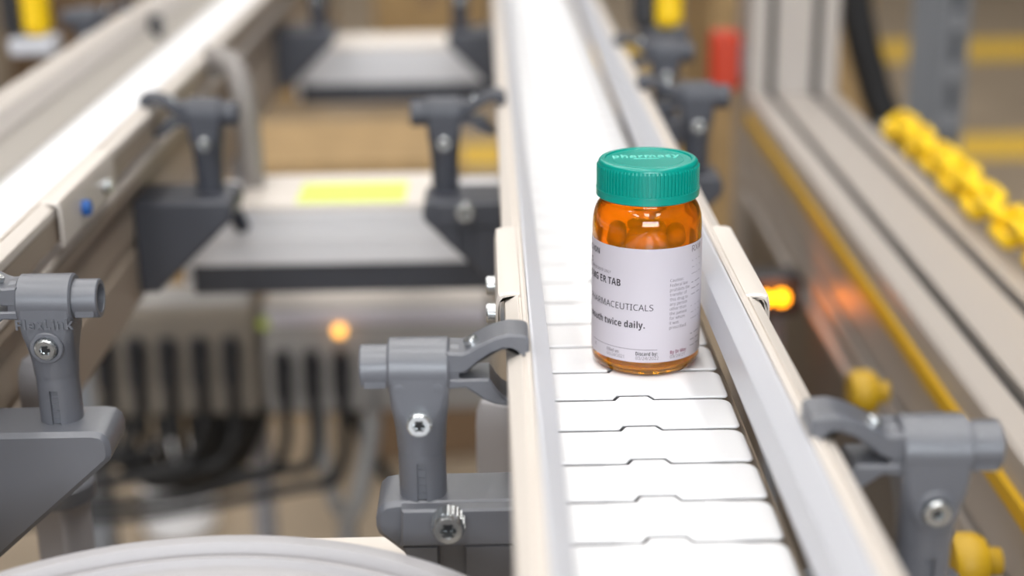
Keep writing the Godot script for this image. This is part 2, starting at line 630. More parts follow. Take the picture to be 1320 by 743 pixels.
# stands with its post on y = 0; the jaw points to dir along x; the rod's axis is 0.0415 up
func make_clamp(dir: float, at: Vector3, boss: bool, label: String, mat_grey: Material, detail := true, axis := 0.0415, emboss := "") -> Node3D:
	var t := thing("rail_clamp", label, "clamp", at, 0.0, "")
	var k := 0.94
	# post, with a slot down its front for the height scale
	begin()
	var r := 0.0077 * k
	var notch := PackedVector2Array()
	for i in 33:
		var a := -PI / 2 + 0.20 + (TAU - 0.40) * i / 32
		notch.append(Vector2(cos(a), sin(a)) * r)
	notch.append(Vector2(-0.0014, -r + 0.0016))
	notch.append(Vector2(0.0014, -r + 0.0016))
	var up := Transform3D(Basis(Vector3(1, 0, 0), Vector3(0, 0, -1), Vector3(0, 1, 0)), Vector3.ZERO)   # outline y -> -z, extrude -> y
	prism(notch, 0.0, 0.0125, 0.0, up)
	rod(r, 0.0125, axis - 0.012, 0.0, 32)
	done("post", mat_grey, t)
	if detail:
		begin()
		for i in 4:
			box(Vector3(0.0021, 0.00035, 0.0006), Vector3(0, 0.002 + 0.0026 * i, r - 0.0014))
		done("height_scale", mat_grey, t)
	# head: a barrel round the rod and a yoke that runs down onto the post
	begin()
	var hw := 0.0097 * k
	var bar := 0.0092 * k
	lathe(V2([[0, -hw], [bar - 0.0006, -hw], [bar, -hw + 0.0006], [bar, hw - 0.0006], [bar - 0.0006, hw], [0, hw]]), 40, along_x(Vector3(0, axis, 0)))
	var secs := []
	for q in [[0.0, hw - 0.0002, bar - 0.0001, 0.0016], [-0.0050, hw - 0.0003, bar - 0.0001, 0.0018], [-0.0105, hw * 0.95, bar * 0.97, 0.003], [-0.0150, hw * 0.89, bar * 0.95, 0.005], [-0.0190, hw * 0.85, bar * 0.93, 0.0065], [-0.0235, hw * 0.825, bar * 0.90, 0.0074], [-0.0262, hw * 0.81, bar * 0.875, 0.0074]]:
		var ring := []
		for v in rounded(q[1], q[2], minf(q[3], minf(q[1], q[2]) - 0.0001), 6):
			ring.append(Vector3(v.x, axis + q[0] * 1.0, v.y))
		secs.append(ring)
	loft(secs)
	if boss:
		lathe(V2([[0.0040, -0.002], [0.0056, -0.002], [0.0056, 0.0006], [0.0052, 0.0010], [0.0042, 0.0010], [0.0040, 0.0006]]), 28, along_z(Vector3(0, axis - 0.0145, bar * 0.95)).scaled_local(Vector3(1, 1, 1)), true)
	done("head", mat_grey, t, 32.0)
	if detail and not boss:
		for s in [-1.0, 1.0]:
			begin(); lathe(V2([[0, -0.0004], [0.0013, -0.0004], [0.0013, 0.00012], [0.0011, 0.00018], [0, 0.00018]]), 20, along_z(Vector3(s * 0.0058, axis - 0.0040, bar * 1.0)))
			done("mould_mark", mat_grey, t)
	if emboss:
		var f := SystemFont.new()
		f.font_names = PackedStringArray(["Droid Sans"])
		f.font_weight = 700
		var tm := TextMesh.new()
		tm.font = f
		tm.text = emboss
		tm.font_size = 48
		tm.pixel_size = 0.0000725
		tm.depth = 0.0007
		put("raised_lettering", tm, mat_grey, t).position = Vector3(0, axis - 0.0062, bar + 0.0002)
	var sl := 0.0030 if boss else 0.0042
	screw(t, "screw", Vector3(0, axis - 0.0145, bar * (0.93 if boss else 0.95)), 0.0036 if boss else 0.0037, sl, "z", 1.0)
	# rod: hollow outer end, flat on its underside
	begin()
	var rr := 0.0071 * k
	var x0 := -0.0186 * k
	var x1 := 0.0128 * k
	lathe(V2([[0.0, x1], [rr, x1], [rr, x0 + 0.0004], [rr - 0.0004, x0], [0.0050, x0], [0.0048, x0 + 0.0004], [0.0048, x0 + 0.012], [0.0, x0 + 0.012]]), 36, Transform3D(Basis(Vector3(0, 0, 1), Vector3(dir, 0, 0), Vector3(0, 1, 0)), Vector3(0, axis, 0)))
	done("rod", mat_grey, t)
	if detail:
		begin(); box(Vector3(0.0062, 0.0044, 0.0004), Vector3(dir * (x0 + 0.0045), axis - 0.0026, rr * 0.88), 0.0); done("rod_flat", mat_grey, t)
	# jaw: a hooked upper arm and a shorter lower arm
	var ua := [[0.0088, 0.0068], [0.0137, 0.0064], [0.0158, 0.0072], [0.0175, 0.0082], [0.0208, 0.0100], [0.0240, 0.0114], [0.0265, 0.0121], [0.0286, 0.0126], [0.0330, 0.0122], [0.0345, 0.0114], [0.0349, 0.0104], [0.0349, 0.0062], [0.0342, 0.0048], [0.0326, 0.0044], [0.0318, 0.0048], [0.0308, 0.0066], [0.0292, 0.0076], [0.0267, 0.0076], [0.0230, 0.0061], [0.0198, 0.0039], [0.0170, 0.0016], [0.0146, -0.0002], [0.0088, -0.0004]]
	var la := [[0.0088, -0.0022], [0.0222, -0.0022], [0.0230, -0.0034], [0.0244, -0.0058], [0.0262, -0.0078], [0.0283, -0.0092], [0.0285, -0.0112], [0.0276, -0.0117], [0.0240, -0.0110], [0.0205, -0.0094], [0.0175, -0.0071], [0.0148, -0.0052], [0.0088, -0.0055]]
	for spec in [["upper_arm", ua], ["lower_arm", la]]:
		var q := PackedVector2Array()
		for v in spec[1]:
			q.append(Vector2(dir * v[0], v[1]) * k + Vector2(0, axis))
		begin(); prism(q, -0.0074 * k, 0.0074 * k, 0.0006); done(spec[0], mat_grey, t, 34.0)
	begin(); lathe(V2([[0, 0], [0.0022, 0], [0.0022, 0.0018], [0.0018, 0.0024], [0, 0.0026]]), 16, Transform3D(Basis(Vector3(0, 0, 1), 0.45 * dir), Vector3(dir * 0.0172 * k, axis + 0.0074 * k, 0.0015)))
	done("pinch_screw", M.zinc, t)
	return t


# a wedge-shaped carrier bolted to the beam face at x = 0, reaching out to dir * reach
func make_bracket(dir: float, at: Vector3, reach: float, depth: float, deep: float, plain: bool, label: String, m: Material) -> Node3D:
	var t := thing("clamp_bracket", label, "bracket", at, 0.0, "")
	var o := [[0, 0], [reach - 0.006, 0], [reach - 0.0026, -0.0006], [reach - 0.0007, -0.0024], [reach, -0.0052], [reach, -0.0085], [reach - 0.0008, -0.0108], [0.013, -deep + 0.003], [0.010, -deep], [0, -deep]]
	var q := PackedVector2Array()
	for v in o:
		q.append(Vector2(dir * v[0], v[1]))
	begin()
	if plain:
		prism(q, -depth / 2, depth / 2, 0.0016)
		done("body", m, t)
	else:
		prism(q, -depth / 2, depth / 2 - 0.004, 0.0014)
		done("body", m, t)
		# the front face: an upper band, then two lower plates that leave an open channel under the screw
		var band := [[0, -0.0006], [reach - 0.008, -0.0006], [reach - 0.0075, -0.0130], [0, -0.0130]]
		var left := [[reach - 0.0160, -0.0132], [reach - 0.0075, -0.0132], [reach - 0.0110, -0.0210], [reach - 0.0175, -0.0290], [reach - 0.0175, -0.0132]]
		left = [[reach - 0.0190, -0.0132], [reach - 0.0072, -0.0132], [reach - 0.0110, -0.0205], [reach - 0.0190, -0.0285]]
		var right := [[0, -0.0132], [reach - 0.0265, -0.0132], [reach - 0.0265, -0.0355], [0.011, -deep + 0.003], [0, -deep]]
		for spec in [["front_band", band, 0.0], ["front_plate", left, -0.0012], ["front_plate", right, -0.0012]]:
			var p := PackedVector2Array()
			for v in spec[1]:
				p.append(Vector2(dir * v[0], v[1]))
			begin(); prism(p, depth / 2 - 0.006, depth / 2 + spec[2], 0.0007); done(spec[0], m, t)
		screw(t, "screw", Vector3(dir * (reach - 0.0222), -0.0035, depth / 2 - 0.0002), 0.0048, 0.0085, "z", 1.0)
	return t


func make_clip(side: float, at: Vector3, length: float, label: String, screws: Array) -> void:
	# C-shaped joint piece hooked over the outer edge of a rail; x = 0 is the rail's outer face
	var t := thing("rail_connector", label, "rail connector", at, 0.0, "")
	var o := [[0.0014, 0.0036], [0.0028, 0.0036], [0.0029, 0.0130], [0.0028, 0.0185], [0.0024, 0.0208], [0.0020, 0.0222], [0.0000, 0.0228], [-0.0030, 0.0230], [-0.0052, 0.0226], [-0.0060, 0.0214], [-0.0060, 0.0196], [-0.0054, 0.0188], [-0.0046, 0.0192], [-0.0040, 0.0206], [-0.0022, 0.0208], [0.0000, 0.0204], [0.0009, 0.0192], [0.0013, 0.0170]]
	var q := PackedVector2Array()
	for v in o:
		q.append(Vector2(side * v[0], v[1]))
	begin(); prism(q, -length / 2, length / 2, 0.0008); done("clip", M.cream_plastic, t, 30.0)
	for s in screws:
		begin()
		var xf := Transform3D(Basis(Vector3(0, -side, 0), Vector3(side, 0, 0), Vector3(0, 0, 1)), Vector3(side * 0.0026, s[1], s[0]))
		lathe(V2([[0, 0], [0.0034, 0], [0.0034, 0.0030], [0.0030, 0.0036], [0.0018, 0.0036], [0.0016, 0.0020], [0, 0.0020]]), 16, xf)
		for i in 3:
			lathe(V2([[0.0033, 0.0004 + 0.001 * i], [0.0036, 0.0006 + 0.001 * i], [0.0036, 0.0009 + 0.001 * i], [0.0033, 0.0011 + 0.001 * i]]), 16, xf, true)
		done("screw", s[2], t)


# ---------------------------------------------------------------- the bottle
func text_on_cylinder(parent: Node, txt: String, bold: bool, r: float, ang: float, y: float, cap_h: float, width: float, align: int, m: Material, slope := 0.0) -> void:
	# align 0: ang is the left end, 1: the right end
	var f := SystemFont.new()
	f.font_names = PackedStringArray(["Droid Sans"])
	f.font_weight = 700 if bold else 400
	var tm := TextMesh.new()
	tm.font = f
	tm.text = txt
	tm.font_size = 64
	tm.pixel_size = 0.01
	tm.depth = 0.0
	tm.curve_step = 1.5
	var a := tm.get_mesh_arrays()
	var v: PackedVector3Array = a[Mesh.ARRAY_VERTEX]
	if v.is_empty():
		return
	var idx: PackedInt32Array = a[Mesh.ARRAY_INDEX] if a[Mesh.ARRAY_INDEX] != null else PackedInt32Array(range(v.size()))
	var lo := Vector2(1e9, 1e9)
	var hi := Vector2(-1e9, -1e9)
	for p in v:
		lo = lo.min(Vector2(p.x, p.y))
		hi = hi.max(Vector2(p.x, p.y))
	var cap := 64 * 0.01 * 0.714
	var base := -0.0
	# the base line: capitals stand on it; descenders hang below
	var low := lo.y
	var desc := false
	for ch in "gjpqy,":
		if txt.contains(ch):
			desc = true
	if desc:
		low = lo.y + 64 * 0.01 * 0.23
	var sy := cap_h / cap
	var sx := width / (hi.x - lo.x) if width > 0.0 else sy
	var x_off := lo.x if align == 0 else hi.x
	var out := PackedVector3Array()
	var nn := PackedVector3Array()
	for p in v:
		var dx := (p.x - x_off) * sx
		var ph := deg_to_rad(ang) + dx / r
		out.append(Vector3(sin(ph) * r, y + (p.y - low) * sy + dx * slope, cos(ph) * r))
		nn.append(Vector3(sin(ph), 0, cos(ph)))
	var arr := []
	arr.resize(Mesh.ARRAY_MAX)
	arr[Mesh.ARRAY_VERTEX] = out
	arr[Mesh.ARRAY_NORMAL] = nn
	arr[Mesh.ARRAY_INDEX] = idx
	var mesh := ArrayMesh.new()
	mesh.add_surface_from_arrays(Mesh.PRIMITIVE_TRIANGLES, arr)
	put("print", mesh, m, parent)


func make_bottle(at: Vector3) -> void:
	var t := thing("pill_bottle", "translucent orange pill bottle with teal ribbed cap standing on the white slats", "pill bottle", at)
	var R := 0.0186
	begin()
	var prof := [[0, 0.0007], [0.0120, 0.0007], [0.0140, 0.0], [0.0158, 0.0], [0.0172, 0.0006], [0.0181, 0.0017], [R, 0.0034], [R, 0.0470], [0.01855, 0.0500], [0.0183, 0.0527], [0.0177, 0.0550], [0.0169, 0.0567], [0.0158, 0.0580], [0.0150, 0.0588], [0.0148, 0.0690], [0.0136, 0.0690], [0.0136, 0.0584], [0.0146, 0.0571], [0.0158, 0.0558], [0.0166, 0.0542], [0.0171, 0.0522], [0.0173, 0.0495], [0.0173, 0.0040], [0.0168, 0.0026], [0.0155, 0.0019], [0, 0.0020]]
	lathe(V2(prof), 72)
	done("body", M.amber_plastic, t, 50.0)
	# the cap
	var cap := Node3D.new()
	cap.name = "cap"
	t.add_child(cap, true)
	begin()
	var Y0 := 0.0595
	lathe(V2([[0.0151, Y0], [0.0169, Y0], [0.01735, Y0 + 0.0004], [0.01735, Y0 + 0.0025], [0.0171, Y0 + 0.0028], [0.0168, Y0 + 0.0030], [0.0168, Y0 + 0.0110], [0.0166, Y0 + 0.0118], [0.0161, Y0 + 0.0124], [0.0154, Y0 + 0.0126], [0.0146, Y0 + 0.0125], [0.0143, Y0 + 0.0120], [0.0120, Y0 + 0.01205], [0.0119, Y0 + 0.01215], [0.0117, Y0 + 0.01215], [0.0116, Y0 + 0.01205], [0, Y0 + 0.01205], [0, Y0 + 0.0102], [0.0151, Y0 + 0.0102]]), 72, Transform3D.IDENTITY, true)
	var shell := done("cap_shell", M.teal_cap, cap, 40.0)
	begin(); rod(0.0150, 0.0693, 0.0697, 0.0001, 40); done("bounce_liner", M.white_acetal, cap)  # unseen white disc added to bounce light back onto the tablets
	begin()
	var n := 80
	for i in n:
		var a := TAU * i / n
		var p := V2([[-0.00042, 0.0164], [0.00042, 0.0164], [0.00030, 0.01725], [-0.00030, 0.01725]])
		var q := PackedVector2Array()
		for v in p:
			q.append(v)
		# rib: narrow wedge standing on the shell, its top leaning back
		var b := Basis(Vector3.UP, a)
		var lo := []
		var mi := []
		var hi := []
		for v in p:
			lo.append(b * Vector3(v.x, Y0 + 0.0029, v.y))
			mi.append(b * Vector3(v.x, Y0 + 0.0104, v.y))
			hi.append(b * Vector3(v.x * 0.8, Y0 + 0.0114, minf(v.y, 0.0166)))
		loft([lo, mi, hi])
	done("ribs", M.teal_cap, cap, 20.0)
	begin()
	lathe(V2([[0.0168, Y0 + 0.0024], [0.01745, Y0 + 0.0026], [0.01745, Y0 + 0.0029], [0.0168, Y0 + 0.0031]]), 72, Transform3D.IDENTITY, true)
	done("bead", M.teal_cap, cap, 60.0)
	# raised word on the cap
	var f := SystemFont.new()
	f.font_names = PackedStringArray(["Droid Sans"])
	f.font_weight = 700
	var tm := TextMesh.new()
	tm.font = f
	tm.text = "pharmacy"
	tm.font_size = 48
	tm.pixel_size = 0.0000735
	tm.depth = 0.0003
	var o := put("raised_word", tm, M.pale_teal, cap)
	o.position = Vector3(-0.0006, Y0 + 0.01215, -0.0036)
	o.rotation = Vector3(-PI / 2, 0.0, 0)
	begin(); box(Vector3(0.0085, 0.0002, 0.0005), Vector3(-0.0006, Y0 + 0.0121, -0.0004)); done("raised_rule", M.pale_teal, cap)
	# the label, open at the back
	begin()
	var rl := R + 0.00016
	var t3 := PackedVector3Array()
	var a0 := deg_to_rad(-6.0 - 118.0)
	var a1 := deg_to_rad(-6.0 + 118.0)
	var seg := 96
	var sec := []
	for i in seg + 1:
		var a := a0 + (a1 - a0) * i / seg
		var d := Vector3(sin(a), 0, cos(a))
		sec.append([d * (R + 0.00001) + Vector3(0, 0.0056, 0), d * rl + Vector3(0, 0.0056, 0), d * rl + Vector3(0, 0.0455, 0), d * (R + 0.00001) + Vector3(0, 0.0455, 0)])
	for i in seg:
		for k in 4:
			var l := (k + 1) % 4
			t3.append_array(PackedVector3Array([sec[i][k], sec[i + 1][k], sec[i + 1][l], sec[i][k], sec[i + 1][l], sec[i][l]]))
	for e in [0, seg]:
		var s := 1 if e == 0 else -1
		var q: Array = sec[e]
		if s > 0:
			t3.append_array(PackedVector3Array([q[0], q[1], q[2], q[0], q[2], q[3]]))
		else:
			t3.append_array(PackedVector3Array([q[0], q[2], q[1], q[0], q[3], q[2]]))
	# wound so that the outside faces out
	for i in range(0, t3.size(), 3):
		T.append(t3[i]); T.append(t3[i + 2]); T.append(t3[i + 1])
	var nf := T.size() / 3
	var test := (T[7] - T[6]).cross(T[8] - T[6])
	if test.dot(T[6] * Vector3(1, 0, 1)) < 0.0:
		for i in nf:
			var s := T[i * 3 + 1]
			T[i * 3 + 1] = T[i * 3 + 2]
			T[i * 3 + 2] = s
	var lab := done("label", M.label_paper, t)
	lab.set_meta("label", "white printed paper label round the bottle")
	var rp := rl + 0.00005
	text_on_cylinder(lab, "C VON", true, rp, -62.5, 0.0413, 0.0020, 0.0076, 1, M.ink_black)
	text_on_cylinder(lab, "S", true, rp, -80.0, 0.0369, 0.0020, 0, 1, M.ink_black)
	text_on_cylinder(lab, "FORM IN ORDER ONLY", false, rp, -45.1, 0.0357, 0.0010, 0.0125, 1, M.ink_grey)
	text_on_cylinder(lab, "0 MG ER TAB", true, rp, -33.0, 0.0320, 0.0024, 0.0172, 1, M.ink_black)
	text_on_cylinder(lab, "PHARMACEUTICALS", false, rp, 1.6, 0.0240, 0.0022, 0.0276, 1, M.ink_black)
	text_on_cylinder(lab, "mouth twice daily.", true, rp, -6.7, 0.0178, 0.0023, 0.0250, 1, M.ink_black)
	begin()
	for i in 30:
		var a := deg_to_rad(-76.0 + 82.5 * i / 30.0)
		var b := deg_to_rad(-76.0 + 82.5 * (i + 1) / 30.0)
		var da := Vector3(sin(a), 0, cos(a))
		var db := Vector3(sin(b), 0, cos(b))
		var y0 := 0.0101
		var y1 := 0.01027
		var q0 := da * rp + Vector3(0, y0, 0)
		var q1 := db * rp + Vector3(0, y0, 0)
		var q2 := db * rp + Vector3(0, y1, 0)
		var q3 := da * rp + Vector3(0, y1, 0)
		T.append_array(PackedVector3Array([q0, q1, q2, q0, q2, q3]))
	done("printed_rule", M.ink_grey, lab)
	text_on_cylinder(lab, "8", false, rp, -69.0, 0.0080, 0.0012, 0, 1, M.ink_grey)
	text_on_cylinder(lab, "Filled on:", true, rp, -49.6, 0.0081, 0.00115, 0.0052, 0, M.ink_grey)
	text_on_cylinder(lab, "03/24/2021", false, rp, -49.6, 0.0066, 0.00115, 0.0070, 0, M.ink_grey)
	text_on_cylinder(lab, "Discard by:", true, rp, -15.8, 0.0081, 0.00125, 0.0074, 0, M.ink_black)
	text_on_cylinder(lab, "03/24/2022", false, rp, -15.8, 0.0066, 0.00115, 0.0078, 0, M.ink_grey)
	text_on_cylinder(lab, "By Dr May", true, rp, 20.5, 0.0081, 0.0012, 0.0068, 0, M.ink_red)
	text_on_cylinder(lab, "03/24/21", false, rp, 20.5, 0.0066, 0.0011, 0.0060, 0, M.ink_grey)
	var lines := ["Caution:", "Federal law", "prohibits the", "transfer of", "this drug to", "any person", "other than", "the patient", "for whom", "it was", "prescribed."]
	for i in lines.size():
		text_on_cylinder(lab, lines[i], false, rp, 19.0, 0.0337 - 0.00166 * i, 0.00105, 0.0, 0, M.ink_grey)
	# the column at the right edge, too oblique to read: rows of small print
	text_on_cylinder(lab, "RX#", false, rp, 47.0, 0.0427, 0.0021, 0.0064, 0, M.ink_grey)
	var rows := [0.0395, 0.0372, 0.0349, 0.0318, 0.0297, 0.0276, 0.0235, 0.0212, 0.0190, 0.0135, 0.0113, 0.0092]
	for i in rows.size():
		text_on_cylinder(lab, ["— –", "– —", "—– –", "– –—", "— —", "–– —"][i % 6], i % 6 > 2, rp, 47.5, rows[i], 0.0013, 0.0060, 0, M.ink_grey)


func make_pills(at: Vector3) -> void:
	rng.seed = 77
	var r := 0.0032
	begin()
	var p := PackedVector2Array([Vector2(0, -0.0070)])
	for i in range(1, 7):
		var a := -PI / 2 + PI / 2 * i / 6.0
		p.append(Vector2(cos(a) * r, -0.0038 + sin(a) * r))
	for i in range(0, 6):
		var a := PI / 2 * i / 6.0
		p.append(Vector2(cos(a) * r, 0.0038 + sin(a) * r))
	p.append(Vector2(0, 0.0070))
	lathe(p, 20)
	var pm := make_mesh(60.0)
	for layer in 7:
		var turn := rng.randf() * TAU
		for k in 5:
			var o := put("pill", pm, M.pill_pale)
			tag(o, "oblong tablet seen through the wall of the pill bottle", "pill", "tablets inside the pill bottle")
			var y := 0.0054 + 0.00655 * layer
			var tilt := rng.randf_range(-0.08, 0.08)
			if layer == 6:
				tilt = rng.randf_range(-0.35, 0.35)
				y += 0.0008
			var a := turn + TAU * k / 4.0
			var c := Vector3(sin(a) * 0.0100, y, cos(a) * 0.0100)
			var along := Vector3(cos(a), 0, -sin(a))
			if k == 4:
				c = Vector3(0, y, 0)
				along = Vector3(sin(turn), 0, cos(turn))
			along = (along + Vector3.UP * tilt).normalized()
			var s := along.cross(Vector3.UP).normalized()
			o.transform = Transform3D(Basis(s, along, s.cross(along)), at + c)


# ---------------------------------------------------------------- frame, chain, surroundings
func slotted(w: float, slots: Array, sw := 0.004, d := 0.006) -> PackedVector2Array:
	# a square profile of side w with T-slots at the given offsets on every side
	var p := PackedVector2Array()
	var h := w / 2
	for side in 4:
		var rot := PI / 2 * side
		var pts := [Vector2(-h + 0.002, -h)]
		for s in slots:
			pts.append_array([Vector2(s - sw, -h), Vector2(s - sw, -h + d), Vector2(s + sw, -h + d), Vector2(s + sw, -h)])
		pts.append_array([Vector2(h - 0.002, -h), Vector2(h, -h + 0.002)])
		for v in pts:
			p.append(v.rotated(rot))
	return p


func make_frame() -> void:
	var t := thing("frame_profile", "heavy grey aluminium profile with two slots along its top, right of the conveyor", "frame profile", Vector3(0, FRAME_TOP, 0), FRAME_TURN)
	begin(); prism(slotted(0.08, [-0.02, 0.02]), -1.339, -0.05, 0.0, Transform3D(Basis.IDENTITY, Vector3(0.2462, -0.04, 0))); done("profile", M.frame_aluminium, t, 25.0)
	for s in [-0.02, 0.02]:
		begin(); box(Vector3(0.0076, 0.001, 1.28), Vector3(0.2462 + s, -0.0054, -0.695)); done("slot_floor", M.slot_dark, t)
	begin(); box(Vector3(0.0036, 0.0105, 1.28), Vector3(0.2052, -0.0210, -0.695), 0.0012); var y := done("slot_cover", M.yellow_insert, t); y.set_meta("label", "yellow strip along the side of the profile")
	begin(); box(Vector3(0.001, 0.0076, 1.28), Vector3(0.2112, -0.06, -0.695)); done("slot_floor", M.slot_dark, t)
	# post at its end
	t = thing("frame_post", "upright grey aluminium profile post at the far end of the slotted beam", "post", Vector3(0, 0, 0), FRAME_TURN)
	begin(); prism(slotted(0.08, [-0.02, 0.02]), 0.0, 2.3, 0.0, Transform3D(Basis(Vector3(1, 0, 0), Vector3(0, 0, -1), Vector3(0, 1, 0)), Vector3(0.2462, 0, -1.38))); done("profile", M.frame_aluminium, t, 25.0)
	begin()
	for s in [-0.02, 0.02]:
		box(Vector3(0.0076, 2.2, 0.001), Vector3(0.2462 + s, 1.1, -1.3455))
	done("slot_floor", M.slot_dark, t)
	begin(); box(Vector3(0.09, 0.02, 0.09), Vector3(0.2462, 0.01, -1.38), 0.003); done("foot", M.dark_polyamide, t)
	# dark backdrop sheet added under the beam
	t = thing("dark_backdrop", "dark brown backdrop sheet under the slotted aluminium beam", "panel", Vector3(0, 0, 0), FRAME_TURN)
	begin(); box(Vector3(0.006, 0.742, 1.26), Vector3(0.2115, 0.374, -0.70), 0.001); done("sheet", M.panel_brown, t)
	begin(); box(Vector3(0.010, 0.006, 1.26), Vector3(0.2090, 0.735, -0.70), 0.001); done("edge_strip", M.frame_aluminium, t)
	# red block on the post
	t = thing("red_block", "orange-red plastic block fixed beside the upright post", "block", Vector3(0, 0, 0), FRAME_TURN)
	begin(); box(Vector3(0.028, 0.054, 0.02), Vector3(0.1880, 0.850, -1.365), 0.004); done("body", M.red_plastic, t)
	begin(); box(Vector3(0.006, 0.030, 0.012), Vector3(0.2040, 0.850, -1.365), 0.001); done("holder", M.steel_strut, t)


func make_yellow_chain() -> void:
	var t := thing("plastic_chain", "bright yellow plastic chain lying along the right edge of the aluminium beam", "chain", Vector3(0, FRAME_TOP, 0), FRAME_TURN)
	var wire := 0.0042
	var half := 0.0200
	var rad := 0.0092
	var pts := PackedVector3Array()
	for i in 20:
		var a := TAU * i / 20
		var p := Vector3(cos(a) * rad, 0, sin(a) * rad)
		p.z += (half - rad) * (1.0 if sin(a) >= 0.0 else -1.0)
		pts.append(p)
	begin(); tube(pts, wire, 10, true)
	var m := make_mesh(60.0)
	for hz in [-0.62, -1.18]:
		begin(); box(Vector3(0.020, 0.006, 0.008), Vector3(0.2955, 0.0035, hz), 0.001); done("hook", M.steel_strut, t)
	var z := -1.16
	var i := 0
	rng.seed = 5
	while z < -0.42:
		var o := put("link", m, M.yellow_plastic, t)
		var tilt := (0.75 if i % 2 == 0 else -0.82) + rng.randf_range(-0.12, 0.12)
		o.transform = Transform3D(Basis(Vector3(0, 1, 0), rng.randf_range(-0.12, 0.12)) * Basis(Vector3(0, 0, 1), tilt), Vector3(0.2925 + 0.007 * clampf((-z - 0.95) / 0.2, 0.0, 1.0) + rng.randf_range(-0.0012, 0.0012), 0.0136 - 0.006 * clampf((-z - 0.95) / 0.2, 0.0, 1.0), z))
		z += 0.0300
		i += 1


func make_cross_beam(z_front: float, label: String, sticker: bool) -> void:
	var x0 := -0.1895
	var x1 := 0.0136
	var t := thing("cross_beam", label, "cross beam", Vector3(0, BELT, z_front))
	# outline in (z, y) seen along x
	var o := [[0.0, -0.052], [0.0, -0.0600], [-0.001, -0.0605], [-0.001, -0.0630], [0.0, -0.0635], [0.0, -0.0740], [-0.001, -0.0745], [-0.001, -0.0770], [0.0, -0.0775], [0.0, -0.0850], [-0.010, -0.0855], [-0.010, -0.1000], [-0.070, -0.1000], [-0.070, -0.0855], [-0.078, -0.0850], [-0.078, -0.052]]
	begin()
	prism(V2(o), x0, x1, 0.0, Transform3D(Basis(Vector3(0, 0, 1), Vector3(0, 1, 0), Vector3(1, 0, 0)), Vector3.ZERO))
	done("profile", M.aluminium, t, 25.0)
	begin(); box(Vector3(0.190, 0.019, 0.006), Vector3(-0.088, -0.0950, -0.0065), 0.001); done("lower_strip", M.dark_polyamide, t)  # dark strip along the lower front of the beam
	begin(); box(Vector3(0.132, 0.004, 0.076), Vector3(-0.0875, -0.0500, -0.039), 0.0008); var c := done("reflection_plate", M.cream_plastic, t)  # cream colour stands for ceiling light reflected off the beam top
	if sticker:
		begin(); box(Vector3(0.066, 0.0003, 0.048), Vector3(-0.085, -0.0478, -0.0285)); done("sticker", M.sticker_green, c)


func make_leg(at: Vector3, top: float, label: String) -> void:
	var t := thing("support_leg", label, "support leg", at)
	begin()
	var secs := []
	for q in [[0.012, 1.0], [top - 0.012, 1.0], [top - 0.006, 0.95], [top - 0.002, 0.8], [top, 0.5]]:
		var ring := []
		for v in rounded(0.0085 * q[1], 0.0085 * q[1], 0.0028 * q[1], 4):
			var w := v.rotated(0.5)
			ring.append(Vector3(w.x, q[0], w.y))
		secs.append(ring)
	loft(secs)
	done("tube", M.wheel_grey, t, 30.0)
	begin(); rod(0.014, top - 0.062, top - 0.054, 0.001, 24); done("collar", M.grey_polyamide, t)
	begin(); rod(0.022, 0.0, 0.014, 0.003, 24); done("foot", M.dark_polyamide, t)


func make_wheel() -> void:
	var t := thing("bend_wheel", "large pale grey grooved wheel disc at the lower left, front of the conveyors", "wheel", Vector3(-0.080, BELT - 0.0188, -0.298))
	begin()
	lathe(V2([[0, -0.014], [0.104, -0.014], [0.107, -0.012], [0.108, -0.009], [0.108, -0.003], [0.1070, -0.0008], [0.1055, 0.0], [0.1010, 0.0], [0.0995, -0.0012], [0.0985, -0.0030], [0.0965, -0.0030], [0.0955, -0.0014], [0.0935, -0.0012], [0.0920, -0.0030], [0.0895, -0.0034], [0.0880, -0.0020], [0.0600, -0.0020], [0.0580, -0.0036], [0.0250, -0.0036], [0.0240, 0.0005], [0, 0.0005]]), 120)
	done("disc", M.wheel_grey, t, 30.0)
	begin(); rod(0.016, -(BELT - 0.0188), -0.012, 0.001, 24); done("shaft", M.steel_strut, t)
	begin(); rod(0.008, 0.0, 0.006, 0.001, 6); done("hub_nut", M.zinc, t)


func make_cable(label: String, m: Material, pts: Array, r: float, group := "") -> void:
	begin(); tube(smooth_path(pts, 7), r, 8)
	tag(done("cable", m, null, 60.0), label, "cable", group)


